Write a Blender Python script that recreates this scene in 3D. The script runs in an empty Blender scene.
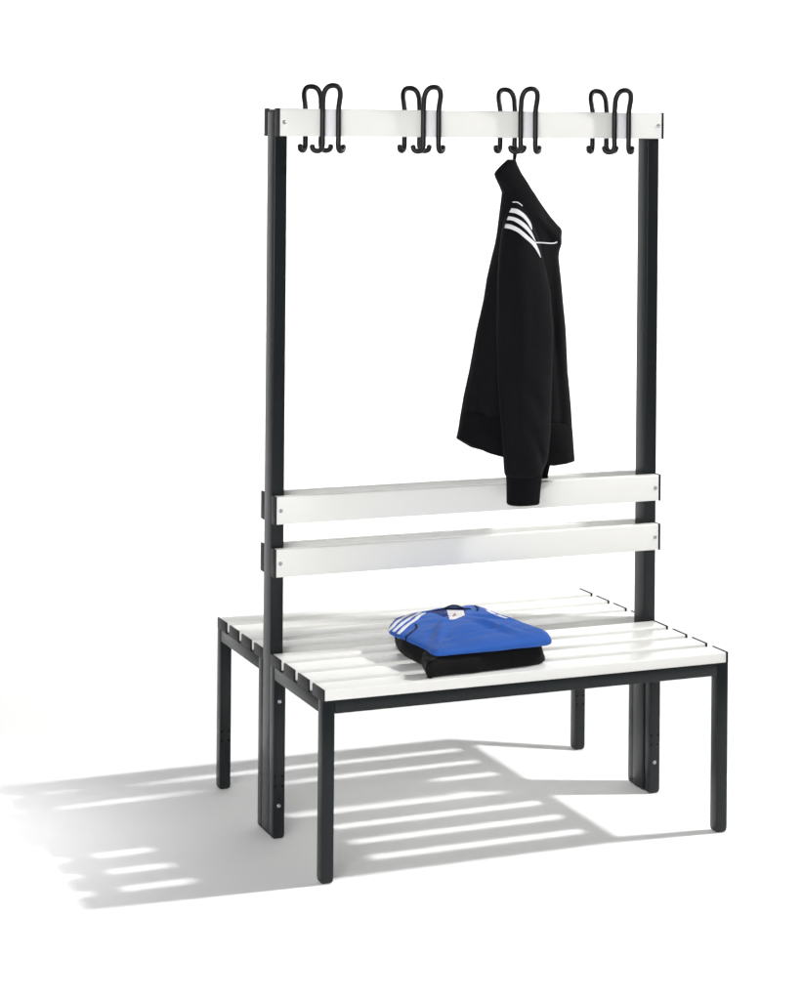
import bpy, bmesh, math, random
from mathutils import Vector, Matrix, noise
from mathutils.bvhtree import BVHTree

random.seed(4)
S = bpy.context.scene
COL = S.collection

# ------------------------------------------------------------------ materials
def mat(name, col, rough=.5, spec=.5, bump=0, bscale=200, bstretch=(1, 1, 1), sheen=0, metal=0, vary=0, vscale=8, coat=0, rvar=0):
    m = bpy.data.materials.new(name); m.use_nodes = True
    nt = m.node_tree; b = nt.nodes['Principled BSDF']
    b.inputs['Base Color'].default_value = (*col, 1)
    b.inputs['Roughness'].default_value = rough
    b.inputs['Specular IOR Level'].default_value = spec
    b.inputs['Metallic'].default_value = metal
    b.inputs['Sheen Weight'].default_value = sheen
    b.inputs['Sheen Roughness'].default_value = .4
    b.inputs['Coat Weight'].default_value = coat
    tc = nt.nodes.new('ShaderNodeTexCoord')
    mp = nt.nodes.new('ShaderNodeMapping'); mp.inputs['Scale'].default_value = bstretch
    nt.links.new(tc.outputs['Object'], mp.inputs['Vector'])
    if bump:
        n = nt.nodes.new('ShaderNodeTexNoise'); n.inputs['Scale'].default_value = bscale; n.inputs['Detail'].default_value = 3
        nt.links.new(mp.outputs['Vector'], n.inputs['Vector'])
        bp = nt.nodes.new('ShaderNodeBump'); bp.inputs['Strength'].default_value = bump; bp.inputs['Distance'].default_value = .002
        nt.links.new(n.outputs['Fac'], bp.inputs['Height']); nt.links.new(bp.outputs['Normal'], b.inputs['Normal'])
    if vary or rvar:
        n2 = nt.nodes.new('ShaderNodeTexNoise'); n2.inputs['Scale'].default_value = vscale; n2.inputs['Detail'].default_value = 5
        nt.links.new(mp.outputs['Vector'], n2.inputs['Vector'])
        if vary:
            mx = nt.nodes.new('ShaderNodeMix'); mx.data_type = 'RGBA'
            mx.inputs[6].default_value = (*[c * (1 - vary) for c in col], 1)
            mx.inputs[7].default_value = (*[min(1, c * (1 + vary)) for c in col], 1)
            nt.links.new(n2.outputs['Fac'], mx.inputs['Factor']); nt.links.new(mx.outputs[2], b.inputs['Base Color'])
        if rvar:
            mr = nt.nodes.new('ShaderNodeMapRange')
            mr.inputs['To Min'].default_value = rough - rvar; mr.inputs['To Max'].default_value = rough + rvar
            nt.links.new(n2.outputs['Fac'], mr.inputs['Value']); nt.links.new(mr.outputs['Result'], b.inputs['Roughness'])
    return m

M = {
    'steel':  mat('graphite_powder_coat', (.0076, .0100, .0116), .30, .30, .02, 700, vary=.06, vscale=9, rvar=.03),
    'cap':    mat('graphite_plastic', (.017, .018, .020), .5, .25, .08, 500),
    'foot':   mat('black_plastic', (.010, .010, .011), .5, .4),
    'slat':   mat('white_laminate', (.795, .792, .764), .30, .28, .02, 60, (1, 8, 8), vary=.012, vscale=5, rvar=.05),
    'hook':   mat('black_hook_plastic', (.0036, .0038, .0041), .35, .3, .06, 300),
    'plate':  mat('pale_lavender_plastic', (.90, .895, .93), .3, .4),
    'zinc':   mat('zinc_screw', (.42, .44, .47), .3, .5, metal=1),
    'hole':   mat('dark_hole', (.003, .003, .003), .8, .1),
    'black':  mat('black_jersey', (.0048, .0043, .0056), .88, .12, .35, 700, sheen=.03, vary=.15, vscale=14),
    'blackf': mat('black_cotton', (.0062, .0058, .0062), .9, .15, .35, 700, sheen=.04, vary=.15, vscale=14),
    'rib':    mat('black_rib_knit', (.0042, .0038, .0048), .9, .10, .5, 120, (6, 6, .3), sheen=.025),
    'blue':   mat('blue_jersey', (.026, .104, .42), .78, .2, .3, 600, sheen=.07, vary=.08, vscale=12),
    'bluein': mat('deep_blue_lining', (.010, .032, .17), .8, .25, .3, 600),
    'navy':   mat('navy_piping', (.006, .009, .032), .8, .25, .2, 600),
    'white':  mat('white_stripe', (.76, .76, .80), .6, .3, .2, 700),
    'label':  mat('white_woven_label', (.74, .71, .72), .7, .3, .2, 800),
    'tape':   mat('grey_blue_tape', (.10, .15, .30), .7, .3, .2, 600),
    'print':  mat('brown_label_print', (.36, .20, .12), .7, .3),
    'paper':  mat('white_studio_paper', (.888, .888, .888), .9, .15, .03, 40),
}

# ------------------------------------------------------------------ helpers
def link(name, bm, m, parent=None, smooth=True, normals=True):
    if normals: bmesh.ops.recalc_face_normals(bm, faces=bm.faces)
    me = bpy.data.meshes.new(name); bm.to_mesh(me); bm.free()
    me.materials.append(M[m] if isinstance(m, str) else m)
    if smooth:
        for p in me.polygons: p.use_smooth = True
    o = bpy.data.objects.new(name, me); COL.objects.link(o)
    if parent: o.parent = parent
    return o

def box(bm, x0, x1, y0, y1, z0, z1, r=.0012, seg=2):
    ret = bmesh.ops.create_cube(bm, size=1)
    vs = ret['verts']
    for v in vs:
        v.co = Vector((x0 + (v.co.x + .5) * (x1 - x0), y0 + (v.co.y + .5) * (y1 - y0), z0 + (v.co.z + .5) * (z1 - z0)))
    if r:
        es = list({e for v in vs for e in v.link_edges})
        bmesh.ops.bevel(bm, geom=es, offset=r, segments=seg, profile=.5, affect='EDGES')

def boxobj(name, m, parent, *a, r=.0012, seg=2):
    bm = bmesh.new(); box(bm, *a, r=r, seg=seg)
    o = link(name, bm, m, parent, smooth=True)
    flat_shade(o)
    return o

def flat_shade(o, ang=35):
    me = o.data
    bm = bmesh.new(); bm.from_mesh(me)
    for e in bm.edges:
        if len(e.link_faces) == 2 and e.calc_face_angle(0) > math.radians(ang): e.smooth = False
    bm.to_mesh(me); bm.free()

def catmull(P, n):
    P = [Vector(p) for p in P]; out = []
    for i in range(len(P) - 1):
        a = P[max(i - 1, 0)]; b = P[i]; c = P[i + 1]; d = P[min(i + 2, len(P) - 1)]
        for k in range(n):
            t = k / n
            out.append(.5 * ((2 * b) + (c - a) * t + (2 * a - 5 * b + 4 * c - d) * t * t + (3 * b - a - 3 * c + d) * t ** 3))
    out.append(P[-1]); return out

def tube(bm, P, r, seg=12, round_ends=True):
    P = [Vector(p) for p in P]
    if round_ends:
        d0 = (P[0] - P[1]).normalized(); d1 = (P[-1] - P[-2]).normalized()
        rr = [(P[0] + d0 * r * 1.0, .45), (P[0] + d0 * r * .7, .86), (P[0] + d0 * r * .2, 1.08)] + [(p, 1) for p in P] + [(P[-1] + d1 * r * .2, 1.08), (P[-1] + d1 * r * .7, .86), (P[-1] + d1 * r * 1.0, .45)]
    else: rr = [(p, 1) for p in P]
    Q = [q[0] for q in rr]; prev = None; rings = []
    up = Vector((0, 1, 0.001)).normalized()
    for i, (q, s) in enumerate(rr):
        t = (Q[min(i + 1, len(Q) - 1)] - Q[max(i - 1, 0)]).normalized()
        if prev is None: nrm = t.cross(up); nrm = nrm.normalized() if nrm.length > 1e-4 else t.orthogonal().normalized()
        else: nrm = (prev - t * prev.dot(t)).normalized()
        prev = nrm; bn = t.cross(nrm)
        rings.append([bm.verts.new(q + (nrm * math.cos(a) + bn * math.sin(a)) * r * s) for a in [2 * math.pi * k / seg for k in range(seg)]])
    for a, b in zip(rings, rings[1:]):
        for k in range(seg): bm.faces.new((a[k], a[(k + 1) % seg], b[(k + 1) % seg], b[k]))
    bm.faces.new(rings[0][::-1]); bm.faces.new(rings[-1])

def empty(name, loc, label, cat):
    o = bpy.data.objects.new(name, None); COL.objects.link(o); o.location = loc; o.empty_display_size = .1
    o['label'] = label; o['category'] = cat
    return o

def lathe(bm, c, axis, prof, seg=20):
    # prof: list of (distance along axis, radius)
    axis = Vector(axis).normalized(); u = axis.orthogonal().normalized(); w = axis.cross(u); c = Vector(c); rings = []
    for d, r in prof:
        rings.append([bm.verts.new(c + axis * d + (u * math.cos(2 * math.pi * k / seg) + w * math.sin(2 * math.pi * k / seg)) * r) for k in range(seg)])
    for a, b in zip(rings, rings[1:]):
        for k in range(seg): bm.faces.new((a[k], a[(k + 1) % seg], b[(k + 1) % seg], b[k]))
    bm.faces.new(rings[0]); bm.faces.new(rings[-1])

# ------------------------------------------------------------------ bench dimensions (metres)
W, D = 1.0, .716
T = .028                       # leg tube
HS, HT = .390, .414            # top of steel frame, top of slats
FB = .305                      # front bench: its rear leg starts here
PF, PD, PW = FB + T, .050, .031   # post: front face, depth, width
HZ = 1.656                     # board top
BT = .022                      # board thickness

bench = empty('double_sided_coat_bench', (.5, .358, 0), 'white slatted double-sided bench with dark grey steel frame, backrest and coat rails', 'coat bench')
bench_inv = Matrix.Translation((-.5, -.358, 0))
made = []
def part(o):                   # world-coordinate meshes: shift to the bench's own origin
    o.data.transform(bench_inv); return o

def steel_screw(parent, x, y, z, sgn, r=.0046):
    bm = bmesh.new()
    lathe(bm, (x, y, z), (0, sgn, 0), [(-.001, r), (.0006, r), (.0017, r * .88), (.0024, r * .55), (.0016, r * .42), (.0011, r * .1)])
    return part(link('screw', bm, 'zinc', parent))

def foot(parent, x0, x1, y0, y1):
    bm = bmesh.new(); rings = []
    for z, i in ((.0113, .0003), (.0075, .0001), (.0045, .0006), (.002, .002), (.0005, .0042)):
        ring = []; r = .003
        for cx, cy, a0 in ((x1 - r, y1 - r, 0), (x0 + r, y1 - r, 90), (x0 + r, y0 + r, 180), (x1 - r, y0 + r, 270)):
            sx = 1 if cx > (x0 + x1) / 2 else -1; sy = 1 if cy > (y0 + y1) / 2 else -1
            for k in range(4):
                a = math.radians(a0 + 30 * k)
                ring.append(bm.verts.new((cx - sx * i + r * math.cos(a), cy - sy * i + r * math.sin(a), z)))
        rings.append(ring)
    for a, b in zip(rings, rings[1:]):
        for k in range(16): bm.faces.new((a[k], a[(k + 1) % 16], b[(k + 1) % 16], b[k]))
    bm.faces.new(rings[0]); bm.faces.new(rings[-1])
    o = link('foot_cap', bm, 'foot', parent); flat_shade(o, 50); part(o)

def leg(parent, x0, y0, bolts=(), holes=False, face=-1):
    o = part(boxobj('leg', 'steel', parent, x0, x0 + T, y0, y0 + T, .009, HS, r=.0014, seg=2))
    foot(o, x0, x0 + T, y0, y0 + T)
    yf = y0 if face < 0 else y0 + T
    for z in bolts: steel_screw(o, x0 + .0135, yf, z, face, .0048)
    if holes:
        bm = bmesh.new()
        for dx in (.0045, .0225):
            for z in (.120, .142): lathe(bm, (x0 + dx, yf, z), (0, face, 0), [(-.002, .0024), (.0003, .0024), (.0004, .0008)], 12)
        h = part(link('shelf_hole', bm, 'hole', o))
    return o

def seat_frame(y0, y1, rear):
    bm = bmesh.new()
    box(bm, T + .0006, W - T - .0006, y0 + .0003, y0 + T - .0003, HS - T, HS - .0004, r=.0012, seg=2)
    box(bm, T + .0006, W - T - .0006, y1 - T + .0003, y1 - .0003, HS - T, HS - .0004, r=.0012, seg=2)
    for x0 in (0, W - T):
        box(bm, x0 + .0003, x0 + T - .0003, y0 + T + .0006, y1 - T - .0006, HS - T, HS - .0004, r=.0012, seg=2)
    f = link('seat_frame', bm, 'steel', bench); flat_shade(f); part(f)
    return f

for (y0, y1, rear) in ((0, PF, False), (D - PF, D, True)):
    seat_frame(y0, y1, rear)
    for x0 in (0, W - T):
        if not rear:
            leg(bench, x0, y0)
            leg(bench, x0, y1 - T, bolts=(.076, .312), holes=True)
        else:
            leg(bench, x0, y0)
            leg(bench, x0, y1 - T, holes=True)

# posts
for x0 in (0, W - PW):
    o = part(boxobj('post', 'steel', bench, x0, x0 + PW, PF + .0004, PF + PD - .0004, .009, HZ - .006, r=.0022, seg=3))
    foot(o, x0, x0 + PW, PF + .0006, PF + PD - .0006)
    bm = bmesh.new(); box(bm, x0 - .0006, x0 + PW + .0006, PF + .0008, PF + PD - .0008, HZ - .0058, HZ - .0028, r=.0012)
    part(link('post_cap', bm, 'cap', o))

# slats and boards: white core with a dark end cap on either end
CT = .0048
def board(name, y0, y1, z0, z1, rr, screws=None):
    bm = bmesh.new(); box(bm, CT, W - CT, y0, y1, z0, z1, r=rr, seg=4)
    o = link(name, bm, 'slat', bench); flat_shade(o, 50); part(o)
    for a, b in ((0, CT - .0001), (W - CT + .0001, W)):
        bm = bmesh.new(); box(bm, a, b, y0 - .0009, y1 + .0009, z0 - .0006, z1 + .0010, r=.0010)
        # tongue that sits in the board's end
        e = link('end_cap', bm, 'cap', o); flat_shade(e); part(e)
    if screws:
        yf = y0 if screws < 0 else y1
        for x in (.0150, W - .0150): steel_screw(o, x, yf, (z0 + z1) / 2, screws, .0048)
    return o

for k in range(4):
    board('seat_slat', .0005 + k * .09, .0635 + k * .09, HS, HT, .0028)
    board('seat_slat', D - .0635 - k * .09, D - .0005 - k * .09, HS, HT, .0028)
for (z0, z1) in ((.7115, .774), (.5915, .6545)):
    board('backrest_board', PF - BT, PF, z0, z1, .0026, -1)
    board('backrest_board', PF + PD, PF + PD + BT, z0, z1, .0026, 1)
board('rail_board', PF - BT, PF, 1.5935, HZ, .0026, -1)
board('rail_board', PF + PD, PF + PD + BT, 1.5935, HZ, .0026, 1)

# coat hooks: bent rod, inverted U with two upturned tips, on a small plate
HX = (.1245, .3755, .627, .8785)
def hook(x, sgn):
    # sgn -1: front board, bends out towards -y; +1: rear board
    yb = PF - BT if sgn < 0 else PF + PD + BT
    r = .0061; h = .0195
    y = yb + sgn * (r + .0022)
    def P(dx, out, z): return (x + dx, y + sgn * out, z)
    half = [P(h + .0185, -.0155, 1.5690), P(h + .0170, -.0135, 1.5632), P(h + .0105, -.0090, 1.5600), P(h + .0035, -.003, 1.5625), P(h, 0, 1.573),
            P(h, 0, 1.595), P(h, 0, 1.625), P(h, 0, 1.655), P(h + .0006, .003, 1.672), P(h + .001, .0075, 1.688), P(h - .0025, .012, 1.7005), P(h - .0095, .0148, 1.7075)]
    path = half + [P(0, .016, 1.7095)] + [(2 * x - q[0], q[1], q[2]) for q in half[::-1]]
    bm = bmesh.new(); tube(bm, catmull(path, 5), r, 14)
    o = part(link('coat_hook', bm, 'hook', bench))
    pl = boxobj('mounting_plate', 'plate', o, x - h + r * .6, x + h - r * .6, *((yb - .0032, yb - .0002) if sgn < 0 else (yb + .0002, yb + .0032)), 1.5925, 1.6558, r=.0008)
    part(pl)
for x in HX:
    hook(x, -1); hook(x, 1)

# ------------------------------------------------------------------ garments
def lerp_rows(rows, n):
    return [tuple(v) for v in resample(rows, n)]
def resample(rows, n):
    # rows of equal-length tuples keyed by cumulative index, linear in z
    out = []
    zs = [r[0] for r in rows]
    for i in range(n + 1):
        z = zs[0] + (zs[-1] - zs[0]) * i / n
        for a, b in zip(rows, rows[1:]):
            if a[0] >= z >= b[0] or a[0] <= z <= b[0]:
                t = (z - a[0]) / (b[0] - a[0]) if b[0] != a[0] else 0
                out.append([p + (q - p) * t for p, q in zip(a, b)]); break
    return out

def loft(rows, n=80, seg=64, power=2.4, zfun=None, fold=.006, fx=20, fz=3.2, seed=0., extra=None):
    """rows: (z, xl, xr, ycentre, half depth)"""
    bm = bmesh.new(); rings = []
    R = resample(rows, n)
    for z, xl, xr, yc, b in R:
        xc, a = (xl + xr) / 2, (xr - xl) / 2; ring = []
        for k in range(seg):
            t = 2 * math.pi * k / seg
            c, s = math.cos(t), math.sin(t)
            X = xc + a * math.copysign(abs(c) ** (2 / power), c)
            Y0 = math.copysign(abs(s) ** (2 / power), s)
            f = noise.noise((X * fx + seed, Y0 * .6 + seed, z * fz)) * fold + noise.noise((X * fx * 2.6 + seed, Y0, z * fz * 2.5)) * fold * .3
            Y = yc + b * Y0 + f * (1 - abs(c) ** 6) * min(1, b / .03)
            Z = zfun(X, z) if zfun else z
            if extra: Y += extra(X, Y0, Z)
            ring.append(bm.verts.new((X, Y, Z)))
        rings.append(ring)
    for p, q in zip(rings, rings[1:]):
        for k in range(seg): bm.faces.new((p[k], p[(k + 1) % seg], q[(k + 1) % seg], q[k]))
    for ring in (rings[0], rings[-1]):
        c = Vector((0, 0, 0))
        for v in ring: c += v.co
        cv = bm.verts.new(c / seg)
        for k in range(seg): bm.faces.new((ring[k], ring[(k + 1) % seg], cv))
    return bm

def ribbon(name, upper, lower, targets, d, plane, m, parent, n=48, across=4, off=.0012, thick=.0010):
    """cloth strip sewn onto a garment: outline given on a plane, dropped along d onto the cloth"""
    d = Vector(d).normalized()
    U = [plane(*p) for p in upper]; L = [plane(*p) for p in lower]
    def even(P, k):
        P = catmull(P, 8); cum = [0]
        for a, b in zip(P, P[1:]): cum.append(cum[-1] + (b - a).length)
        out = []
        for i in range(k + 1):
            s = cum[-1] * i / k; j = 0
            while j < len(cum) - 2 and cum[j + 1] < s: j += 1
            t = (s - cum[j]) / max(1e-9, cum[j + 1] - cum[j]); out.append(P[j].lerp(P[j + 1], max(0, min(1, t))))
        return out
    U, L = even(U, n), even(L, n)
    trees = [BVHTree.FromPolygons([o.matrix_world @ v.co for v in o.data.vertices], [tuple(p.vertices) for p in o.data.polygons]) for o in targets]
    grid = []; last = None
    for a, b in zip(U, L):
        row = []
        for k in range(across + 1):
            p = a.lerp(b, k / across); best = None
            for tr in trees:
                hit, nr, idx, dist = tr.ray_cast(p - d * .5, d)
                if hit is not None and (best is None or dist < best[1]): best = (hit, dist, nr)
            row.append(best[0] - d * off if best else None)
        grid.append(row)
    bm = bmesh.new()
    V = [[bm.verts.new(c) if c is not None else None for c in row] for row in grid]
    for r0, r1 in zip(V, V[1:]):
        for k in range(across):
            q = (r0[k], r0[k + 1], r1[k + 1], r1[k])
            if all(q) and max((q[i].co - q[(i + 1) % 4].co).length for i in range(4)) < .03: bm.faces.new(q)
    bmesh.ops.delete(bm, geom=[v for v in bm.verts if not v.link_faces], context='VERTS')
    bmesh.ops.solidify(bm, geom=bm.faces[:], thickness=thick)
    return link(name, bm, m, parent)

# hanging jacket ----------------------------------------------------
BODY = [(1.5418, .5824, .6016, .318, .009), (1.5335, .572, .6043, .318, .012), (1.5216, .559, .6102, .318, .015), (1.5098, .5481, .6164, .318, .018), (1.5003, .5505, .6231, .318, .02),
        (1.4885, .5575, .6312, .318, .023), (1.4742, .5654, .6398, .318, .026), (1.4623, .5708, .6484, .318, .029), (1.4362, .5679, .6675, .318, .034), (1.4052, .5637, .6926, .318, .038),
        (1.3886, .5615, .7085, .318, .040), (1.3766, .5601, .7215, .318, .041), (1.3671, .5589, .7224, .318, .042), (1.3386, .5541, .7173, .318, .045), (1.3102, .5466, .7128, .318, .047),
        (1.2841, .5403, .7157, .318, .049), (1.2556, .534, .7192, .318, .051), (1.2081, .5266, .724, .318, .053), (1.1369, .5091, .7327, .318, .055), (1.0421, .4918, .739, .318, .057),
        (.971, .4769, .7488, .318, .057), (.927, .4702, .7534, .318, .055)]
SEAM_Z = .927
def tiltz(X, z):
    k = max(0, min(1, (1.15 - z) / (1.15 - SEAM_Z)))
    return z - k * k * .15 * (X - .6118)
def crease(X, Y0, z):
    # the open front falls back a little either side of the sleeve, and pulls down from the loop
    if Y0 > 0: return 0
    g = 0
    g += .010 * math.exp(-((X - (.535 - (1.25 - z) * .12)) / .012) ** 2) * max(0, min(1, (1.35 - z) / .2))
    g += .008 * math.exp(-((X - (.680 + (1.25 - z) * .09)) / .010) ** 2) * max(0, min(1, (1.33 - z) / .2))
    g -= .006 * math.exp(-((z - (1.395 - (X - .655) * .9)) / .012) ** 2) * max(0, min(1, (X - .63) / .03))
    return g
jacket = empty('hanging_jacket', (.60, .318, 1.5418), 'black track jacket with white shoulder stripes hanging by its loop from a coat hook', 'jacket')
jinv = Matrix.Translation((-.60, -.318, -1.5418))
bm = loft(BODY, 110, 72, 2.5, tiltz, .007, 18, 3, 3.1, crease)
body = link('jacket_body', bm, 'black', jacket)
# hem band
def hemz(X, s):
    top = tiltz(X, SEAM_Z)
    pts = [(.44, .893), (.4579, .8864), (.5144, .8558), (.5773, .8374), (.63, .824), (.6875, .8177), (.7623, .8224), (.78, .8235)]
    for a, b in zip(pts, pts[1:]):
        if a[0] <= X <= b[0]: bot = a[1] + (b[1] - a[1]) * (X - a[0]) / (b[0] - a[0]); break
    else: bot = pts[0][1] if X < .44 else pts[-1][1]
    return top + .004 + (bot - top - .004) * s
HEM = [(0., .4712, .7524, .318, .0535), (.12, .4690, .7540, .318, .0560), (.6, .4635, .758, .318, .0555), (1., .4579, .7618, .318, .053)]
bm = loft(HEM, 14, 72, 2.5, hemz, .006, 18, 1.2, 3.1)
hem = link('hem_band', bm, 'rib', jacket)
SLV = [(1.4481, .5579, .5709, .308, .010), (1.4411, .5543, .5827, .305, .015), (1.4271, .5498, .5971, .301, .021), (1.4083, .5453, .6077, .297, .026), (1.3826, .5404, .6198, .292, .031), (1.3545, .5355, .6305, .286, .034),
       (1.3147, .5307, .6401, .278, .036), (1.2725, .5285, .651, .270, .037), (1.2326, .5268, .6593, .264, .038), (1.1435, .5266, .6675, .256, .039), (1.0263, .5308, .6652, .250, .039), (.909, .5415, .6632, .248, .038),
       (.8575, .5459, .6584, .248, .037), (.8318, .5477, .6534, .248, .036), (.8066, .5503, .6430, .249, .033), (.8016, .5535, .6400, .250, .028)]
def elbow(X, Y0, z):
    if Y0 > 0: return 0
    g = .006 * math.exp(-((z - (.90 - (X - .60) * 1.9)) / .022) ** 2) * max(0, 1 - abs(X - .625) / .05)
    g += .004 * math.exp(-((z - (.99 - (X - .60) * 1.1)) / .025) ** 2) * max(0, 1 - abs(X - .61) / .06)
    return g
SLV = [(z, a + (y - .25) * .46, b + (y - .25) * .46, y, h) for z, a, b, y, h in SLV]
bm = loft(SLV, 90, 56, 2.2, None, .006, 16, 4, 9.4, elbow)
sleeve = link('sleeve', bm, 'black', jacket)
CUFF = [(.8092, .5545, .6410, .250, .028), (.8062, .5533, .6423, .250, .029), (.7945, .5553, .6403, .250, .029), (.7687, .5563, .6372, .250, .029), (.738, .5568, .6348, .250, .0285), (.736, .5585, .6330, .250, .0265)]
cuff = link('cuff', loft(CUFF, 24, 48, 2.5, None, .002, 30, 5, 2.), 'rib', sleeve)
FAR = [(.90, .664, .722, .352, .022), (.8179, .6713, .7171, .352, .022), (.7819, .6744, .7093, .352, .019), (.7765, .6790, .7110, .352, .016)]
far = link('cuff', loft(FAR, 20, 32, 2.4, None, .003, 30, 5, 5.), 'rib', jacket)
# hanging loop
bm = bmesh.new()
tube(bm, catmull([(.5985, .3175, 1.5360), (.6010, .3165, 1.5480), (.6012, .3150, 1.5600), (.6000, .3160, 1.5668), (.5985, .3230, 1.5690), (.5990, .3255, 1.5660), (.6005, .3225, 1.5560), (.5985, .3195, 1.5360)], 5), .0030, 8)
link('hanging_loop', bm, 'black', jacket)
# stripes and piping sewn on
JD = (.4448, .8944, -.0467)
def jplane(x, z): return Vector((x, .2, z))
B1 = ([(.534, 1.4324), (.5507, 1.4293), (.5676, 1.4187), (.5811, 1.4035), (.5873, 1.3914), (.5888, 1.3808)], [(.5281, 1.4225), (.5441, 1.4203), (.5609, 1.4127), (.5745, 1.4005), (.583, 1.3884), (.5884, 1.3805)])
B2 = ([(.5259, 1.4135), (.5416, 1.4107), (.5577, 1.4037), (.5745, 1.3915), (.5881, 1.3748), (.5984, 1.3536)], [(.5219, 1.4048), (.5376, 1.4029), (.5544, 1.3947), (.5713, 1.3825), (.5865, 1.3673), (.5978, 1.353)])
B3 = ([(.5184, 1.3956), (.5344, 1.3933), (.5545, 1.3841), (.5714, 1.3719), (.5883, 1.3582), (.5985, 1.349), (.6071, 1.3323), (.6126, 1.3156)], [(.5158, 1.386), (.5328, 1.3831), (.5513, 1.3752), (.5681, 1.3629), (.585, 1.3498), (.5959, 1.3385), (.6048, 1.3263), (.6116, 1.3154)])
P1 = ([(.5365, 1.4474), (.5439, 1.4477), (.5523, 1.4461), (.5634, 1.4382)], [(.5372, 1.445), (.5446, 1.4453), (.5516, 1.4437), (.5624, 1.4364)])
P2 = ([(.5978, 1.3521), (.6153, 1.3513), (.6356, 1.3498), (.6475, 1.35), (.6549, 1.3523)], [(.5985, 1.3493), (.6153, 1.3485), (.6356, 1.3468), (.6485, 1.3469), (.6559, 1.3499)])
for u, l in (B1, B2, B3): ribbon('stripe', u, l, (body, sleeve), JD, jplane, 'white', jacket)
for u, l in (P1, P2): ribbon('piping', u, l, (body, sleeve), JD, jplane, 'white', jacket, across=2)
for o in jacket.children_recursive: o.data.transform(jinv)

# folded garments ---------------------------------------------------
def closed_spline(P, n):
    P = [Vector((*p, 0)) for p in P]; N = len(P); out = []
    for i in range(N):
        a, b, c, d = P[i - 1], P[i], P[(i + 1) % N], P[(i + 2) % N]
        for k in range(n):
            t = k / n
            out.append(.5 * ((2 * b) + (c - a) * t + (2 * a - 5 * b + 4 * c - d) * t * t + (3 * b - a - 3 * c + d) * t ** 3))
    return out

def folded(outline, zfun, prof, wr=.003, wf=14, seed=0., sub=8, wdir=(1, 1), post=None, rough=.0025, hs=None):
    """prof: (shrink towards centre in metres, height) from the underside up over the edge; then domed in to the centre"""
    O = closed_spline(outline, sub); N = len(O)
    C = sum(O, Vector()) / N
    nrm = []
    for i in range(N):
        t = (O[(i + 1) % N] - O[i - 1]).normalized(); nrm.append(Vector((-t.y, t.x, 0)) if Vector((-t.y, t.x, 0)).dot(C - O[i]) > 0 else Vector((t.y, -t.x, 0)))
    bm = bmesh.new(); rings = []
    for s, h in prof:
        rings.append([(O[i] + nrm[i] * s, h) for i in range(N)])
    last = rings[-1]
    K = 26
    for j in range(1, K):
        f = 1 - j / K
        rings.append([(C + (p - C) * f, last[i][1] + (1 - f)) for i, (p, _) in enumerate(last)])   # h>last: fraction in
    hl = prof[-1][1]
    V = []
    for j, ring in enumerate(rings):
        row = []
        for p, h in ring:
            inner = 0
            if j >= len(prof): inner = h - hl; h = hl
            z = zfun(p.x, p.y, inner) + h * (hs(p.x, p.y) if hs else 1)
            inn = j >= len(prof)
            top = max(0, min(1, (h - .3 * hl) / (.7 * hl)))
            w = noise.noise((p.x * wf * wdir[0] + seed, p.y * wf * wdir[1], seed)) * wr + noise.noise((p.x * wf * 2.7 * wdir[0], p.y * wf * 2.7 * wdir[1] + seed, seed)) * wr * .45
            side = noise.noise((p.x * 25 + seed, p.y * 25, h * 80)) * rough + noise.noise((p.x * 9 + seed, p.y * 9, h * 25)) * rough * 1.4
            q = p + (p - C).normalized() * side * (1 if j < len(prof) else 0)
            row.append([q.x, q.y, z, w * top])
        V.append(row)
    # relax the top so that it sags like cloth instead of hipping towards the corners
    for _ in range(12):
        Z = [[r[2] for r in row] for row in V]
        for j in range(len(prof), len(V)):
            for i in range(N):
                nx = Z[j + 1][i] if j + 1 < len(V) else sum(Z[j]) / N
                V[j][i][2] = (Z[j - 1][i] + nx + 1.5 * (Z[j][i - 1] + Z[j][(i + 1) % N]) + Z[j][i]) / 6
    V = [[bm.verts.new((x, y, z + w + (post(x, y) * min(1, max(0, (j - len(prof) + 4) / 5)) if post else 0))) for x, y, z, w in row] for j, row in enumerate(V)]
    for a, b in zip(V, V[1:]):
        for i in range(N): bm.faces.new((a[i], a[(i + 1) % N], b[(i + 1) % N], b[i]))
    for row in (V[0], V[-1]):
        c = Vector()
        for v in row: c += v.co
        cv = bm.verts.new(c / N)
        for i in range(N): bm.faces.new((row[i], row[(i + 1) % N], cv))
    return bm

BLK = [(.245, .0105), (.260, .0108), (.33, .017), (.45, .028), (.525, .036), (.551, .052), (.566, .085), (.566, .13), (.552, .28), (.50, .345), (.40, .355), (.315, .34), (.280, .235), (.274, .18), (.276, .125), (.276, .106), (.267, .088), (.256, .048), (.246, .020)]
zb = lambda x, y, i: HT + .0008
bm = folded(BLK, zb, [(.012, 0), (.006, .0012), (.0025, .005), (.0006, .011), (0, .018), (.0006, .025), (.003, .032), (.009, .038), (.02, .0412)], .0015, 9, 2., rough=.0042)
blk = link('folded_black_garment', bm, 'blackf')
blk['label'] = 'folded black garment on the front white seat, underneath the blue shirt'; blk['category'] = 'folded clothes'

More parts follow.
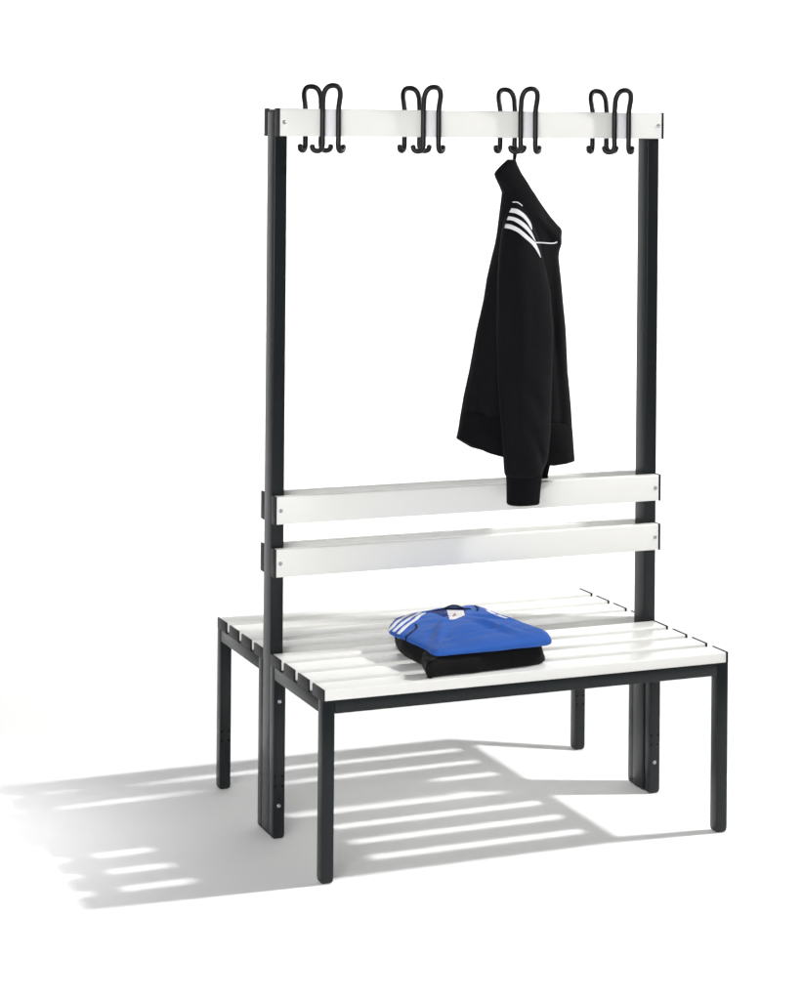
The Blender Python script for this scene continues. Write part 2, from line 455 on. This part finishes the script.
shirt = empty('folded_shirt', (.40, .19, HT + .043), 'folded blue shirt with white shoulder stripes lying on top of a black garment', 'shirt')
sinv = Matrix.Translation((-.40, -.19, -(HT + .043)))
BLU = [(.275, .024), (.36, .021), (.46, .022), (.545, .026), (.566, .050), (.566, .10), (.547, .2), (.540, .285), (.515, .345), (.47, .362), (.40, .356), (.345, .352), (.295, .315), (.262, .262), (.250, .215), (.262, .150), (.272, .08)]
def zs(x, y, i):
    z = HT + .0425
    # front edge droops over the garment below, the middle is fuller
    z += .0165 * math.exp(-(((x - .41) / .14) ** 2 + ((y - .23) / .125) ** 2) ** 1.4)
    z += .005 * math.exp(-(((x - .50) / .03) ** 2 + ((y - .31) / .04) ** 2))
    return z
def drag(x, y):
    z = 0
    # soft drag folds running from the neck to the front corners
    for fx, fy, ang, a, wd, ln in ((.33, .13, 58, .0042, .011, .07), (.47, .12, 110, .0035, .012, .08), (.40, .09, 12, .0034, .010, .09), (.37, .20, 35, .003, .009, .05), (.50, .19, 140, .0032, .011, .06)):
        c, sn = math.cos(math.radians(ang)), math.sin(math.radians(ang))
        u, v = (x - fx) * c + (y - fy) * sn, -(x - fx) * sn + (y - fy) * c
        a *= 1.9
        z += a * math.exp(-(v / wd) ** 2 - (u / ln) ** 2) - a * .5 * math.exp(-((v - wd * 1.6) / wd) ** 2 - (u / ln) ** 2)
    return z
bm = folded(BLU, zs, [(.02, .002), (.006, .0012), (.001, .0035), (0, .0075), (.0014, .0118), (.005, .0152), (.012, .0178), (.024, .0198)], .0042, 12, 7.7, wdir=(.75, 1.5), post=drag, rough=.0030, hs=lambda x, y: .80 + .75 * max(0, min(1, (x - .30) / .22)) * max(.45, min(1, 1.25 - y / .3)))
shell = link('shirt_body', bm, 'blue', shirt)
SD = (.40, .889, -.226)
def splane(x, y): return Vector((x, y, .5))
def strip(name, pts, w, m, par=shirt, **k):
    P = [Vector((*p, 0)) for p in pts]; u, l = [], []
    for i, p in enumerate(P):
        t = (P[min(i + 1, len(P) - 1)] - P[max(i - 1, 0)]).normalized(); n = Vector((-t.y, t.x, 0)) * w / 2
        u.append((p + n)[:2]); l.append((p - n)[:2])
    return ribbon(name, u, l, (shell,), SD, splane, m, par, **k)
def wrap(name, pts, w, m, par=shirt, off=.0010, thick=.0009, across=3):
    # strip that follows the cloth over the edge: centre line given in space, laid onto the nearest cloth
    tr = BVHTree.FromPolygons([v.co.copy() for v in shell.data.vertices], [tuple(f.vertices) for f in shell.data.polygons])
    P = catmull(pts, 8); rows = []
    C = [tr.find_nearest(p) for p in P]
    D_ = [C[0]]
    for c in C[1:]:
        if (c[0] - D_[-1][0]).length > .0012: D_.append(c)
    C = D_
    bm = bmesh.new(); low = []
    for i, (c, n, _, _) in enumerate(C):
        t = (C[min(i + 1, len(C) - 1)][0] - C[max(i - 1, 0)][0]).normalized(); sd = t.cross(n).normalized(); row = []; lo = []
        for k in range(across + 1):
            q, nn, _, _ = tr.find_nearest(c + sd * w * (k / across - .5)); row.append(bm.verts.new(q + nn * off)); lo.append(bm.verts.new(q - nn * .0003))
        rows.append(row); low.append(lo)
    for a, b, c, d in zip(rows, rows[1:], low, low[1:]):
        for k in range(across):
            bm.faces.new((a[k], a[k + 1], b[k + 1], b[k])); bm.faces.new((c[k], c[k + 1], d[k + 1], d[k]))
        bm.faces.new((a[0], b[0], d[0], c[0])); bm.faces.new((a[-1], b[-1], d[-1], c[-1]))
    for a, c in ((rows[0], low[0]), (rows[-1], low[-1])):
        for k in range(across): bm.faces.new((a[k], a[k + 1], c[k + 1], c[k]))
    return link(name, bm, m, par)
wrap('stripe', [(.362, .343, .490), (.326, .309, .488), (.292, .278, .484), (.270, .255, .479), (.258, .243, .472), (.2525, .237, .462)], .0095, 'white')
wrap('stripe', [(.364, .319, .492), (.329, .286, .49), (.296, .256, .486), (.273, .233, .480), (.260, .220, .472), (.2535, .214, .462)], .0095, 'white')
wrap('stripe', [(.364, .294, .492), (.331, .262, .49), (.300, .234, .486), (.276, .211, .480), (.262, .198, .472), (.256, .192, .462)], .0095, 'white')
strip('stripe', [(.4965, .230), (.4955, .182), (.503, .140)], .008, 'white')
wrap('piping', [(.312, .222, .487), (.304, .200, .485), (.291, .184, .482), (.276, .172, .478), (.264, .164, .470), (.262, .160, .462)], .0050, 'navy', across=2)
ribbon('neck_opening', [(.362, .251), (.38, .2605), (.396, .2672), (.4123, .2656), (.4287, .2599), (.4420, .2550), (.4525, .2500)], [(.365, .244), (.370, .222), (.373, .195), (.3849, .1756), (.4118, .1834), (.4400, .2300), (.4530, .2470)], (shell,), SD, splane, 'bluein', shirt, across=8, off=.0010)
lab = ribbon('care_label', [(.4073, .2609), (.4240, .252), (.4419, .2432)], [(.3740, .1726), (.3900, .1730), (.4250, .2000)], (shell,), SD, splane, 'label', shirt, across=8, off=.0030)
for a, b in (((.3975, .2060), (.3945, .1965)), ((.4035, .2150), (.3985, .1990)), ((.4100, .2235), (.4030, .2010))):
    ribbon('emblem_bar', [(a[0] - .0012, a[1]), (b[0] - .0012, b[1])], [(a[0] + .0012, a[1] - .001), (b[0] + .0012, b[1] - .001)], (lab,), SD, splane, 'print', lab, n=8, across=2, off=.0006, thick=.0003)
for o in shirt.children_recursive: o.data.transform(sinv)
# raised ribbed collar at the back of the neck
def on_shell(x, y, lift):
    p = Vector((x, y, .5)); d = Vector(SD)
    tr = BVHTree.FromPolygons([shirt.matrix_world @ v.co + Vector((.40, .19, HT + .043)) for v in shell.data.vertices], [tuple(f.vertices) for f in shell.data.polygons])
    h = tr.ray_cast(p - d.normalized() * .5, d)[0]
    return (h if h is not None else p + d * .1) + Vector((0, 0, lift))
bm = bmesh.new()
pts = [on_shell(*q) for q in ((.352, .2500, .0005), (.375, .2585, .0012), (.396, .2660, .0012), (.4123, .2656, .0015), (.4287, .2599, .0015), (.4467, .2536, .0015), (.4615, .2484, .001))]
tube(bm, catmull(pts, 6), .0019, 8)
tube(bm, catmull([on_shell(*q) for q in ((.4840, .2700, .0012), (.4835, .2560, .0014), (.4790, .2420, .0014), (.4700, .2290, .0008))], 6), .0022, 8)
base = pts[2]; end = pts[5]
arch = [base.lerp(end, t) + Vector((0, .004 * math.sin(math.pi * t), max(0, .0080 * math.sin(math.pi * t ** 1.35)))) for t in (0, .15, .35, .55, .75, .9, 1)]
A = catmull(arch, 5); B = [base.lerp(end, k / (len(A) - 1)) for k in range(len(A))]
tube(bm, A, .0015, 8)
fill = bmesh.new()
va = [fill.verts.new(a) for a in A]; vb = [fill.verts.new(b + Vector((0, .001, -.001))) for b in B]
for k in range(len(A) - 1): fill.faces.new((va[k], va[k + 1], vb[k + 1], vb[k]))
bmesh.ops.solidify(fill, geom=fill.faces[:], thickness=.0012)
for v in fill.verts: v.co -= Vector((.40, .19, HT + .043))
link('neck_tape', fill, 'tape', shirt)
for v in bm.verts: v.co -= Vector((.40, .19, HT + .043))
link('collar', bm, 'navy', shirt)

# ------------------------------------------------------------------ the studio paper it stands on
FW = Vector((.3647, .9311, 0)); RT = Vector((.9311, -.3647, 0)); O0 = Vector((.5, .36, 0))
prof = [(-5.0, 0), (-2.0, 0), (-.5, 0), (.5, 0), (1.5, 0), (2.6, 0)]
r = .9
for k in range(1, 17):
    a = math.pi / 2 * k / 16; prof.append((2.6 + r * math.sin(a), r - r * math.cos(a)))
prof += [(3.5, 1.8), (3.5, 3.4)]
bm = bmesh.new(); rows = []
for d, z in prof:
    rows.append([bm.verts.new(O0 + FW * d + RT * s + Vector((0, 0, z))) for s in [-4.5 + i for i in range(10)]])
for a, b in zip(rows, rows[1:]):
    for i in range(9): bm.faces.new((a[i], a[i + 1], b[i + 1], b[i]))
for f in bm.faces: f.normal_update()
gr = link('ground', bm, 'paper', None, True, False); gr['kind'] = 'structure'

# ------------------------------------------------------------------ lamps
w = bpy.data.worlds.new('World'); S.world = w; w.use_nodes = True
w.node_tree.nodes['Background'].inputs['Color'].default_value = (1, 1, 1, 1)
w.node_tree.nodes['Background'].inputs['Strength'].default_value = .185

def aim(o, target): o.rotation_euler = (Vector(target) - o.location).to_track_quat('-Z', 'Y').to_euler()
def lamp(name, kind, loc, target, energy, **k):
    l = bpy.data.lights.new(name, kind); l.energy = energy
    for a, b in k.items(): setattr(l, a, b)
    o = bpy.data.objects.new(name, l); COL.objects.link(o); o.location = loc; aim(o, target); return o
key = lamp('key_lamp', 'POINT', (2.40, -.14, 2.36), (.5, .3, .3), 160, shadow_soft_size=.070, color=(1, .995, .985))
# even the key's fall-off across the set like a focusing studio spot
l = key.data; l.use_nodes = True; nt = l.node_tree; em = nt.nodes['Emission']; fo = nt.nodes.new('ShaderNodeLightFalloff')
fo.inputs['Strength'].default_value = .24
nt.links.new(fo.outputs['Constant'], em.inputs['Strength'])
front = lamp('front_softbox', 'AREA', (-2.4, -3.7, 2.15), (.25, .3, .85), 134, shape='RECTANGLE', size=2.2, size_y=1.6, color=(1, 1, 1))
left = lamp('left_fill', 'AREA', (-2.7, -1.7, 1.1), (.2, .3, .8), 16, shape='RECTANGLE', size=1.1, size_y=1.3)  # added fill, brightens the boards' left ends and the steel's left faces
bgl = []
for s in (-1.9, 0, 1.9):
    p = O0 + FW * 1.9 + RT * s + Vector((0, 0, 2.7))
    bgl.append(lamp('backdrop_fill', 'AREA', p, O0 + FW * 3.3 + RT * s * 1.05 + Vector((0, 0, .5)), 8.5, shape='RECTANGLE', size=1.8, size_y=.7, spread=math.radians(110)))  # added fills that keep the paper behind the bench white
side = lamp('shadow_fade_fill', 'SPOT', (-1.75, .75, 3.0), (-1.0, .60, 0), 340, spot_size=math.radians(31), spot_blend=1, shadow_soft_size=.2)  # added light that washes the floor shadow out to white at far left

# ------------------------------------------------------------------ camera
cam = bpy.data.cameras.new('Camera'); co = bpy.data.objects.new('Camera', cam); COL.objects.link(co); S.camera = co
fwd = Vector((.364533, .931190, .000270)); rgt = Vector((.931155, -.364522, .0085706)); up = Vector((-.008079, .002873, .999963))
m = Matrix((( rgt.x, up.x, -fwd.x), (rgt.y, up.y, -fwd.y), (rgt.z, up.z, -fwd.z))).to_4x4()
m.translation = Vector((-1.63168, -4.20078, 1.61016)); co.matrix_world = m
cam.sensor_fit = 'VERTICAL'; cam.sensor_height = 36; cam.sensor_width = 36
cam.lens = 2116.2 * 36 / 1000
cam.shift_x = 68.2 / 1000; cam.shift_y = -371.45 / 1000
cam.clip_start = .05; cam.clip_end = 100

S.render.engine = 'CYCLES'
S.cycles.use_denoising = True
S.cycles.max_bounces = 8
S.view_settings.view_transform = 'Standard'; S.view_settings.look = 'None'
S.view_settings.exposure = 0; S.view_settings.gamma = 1
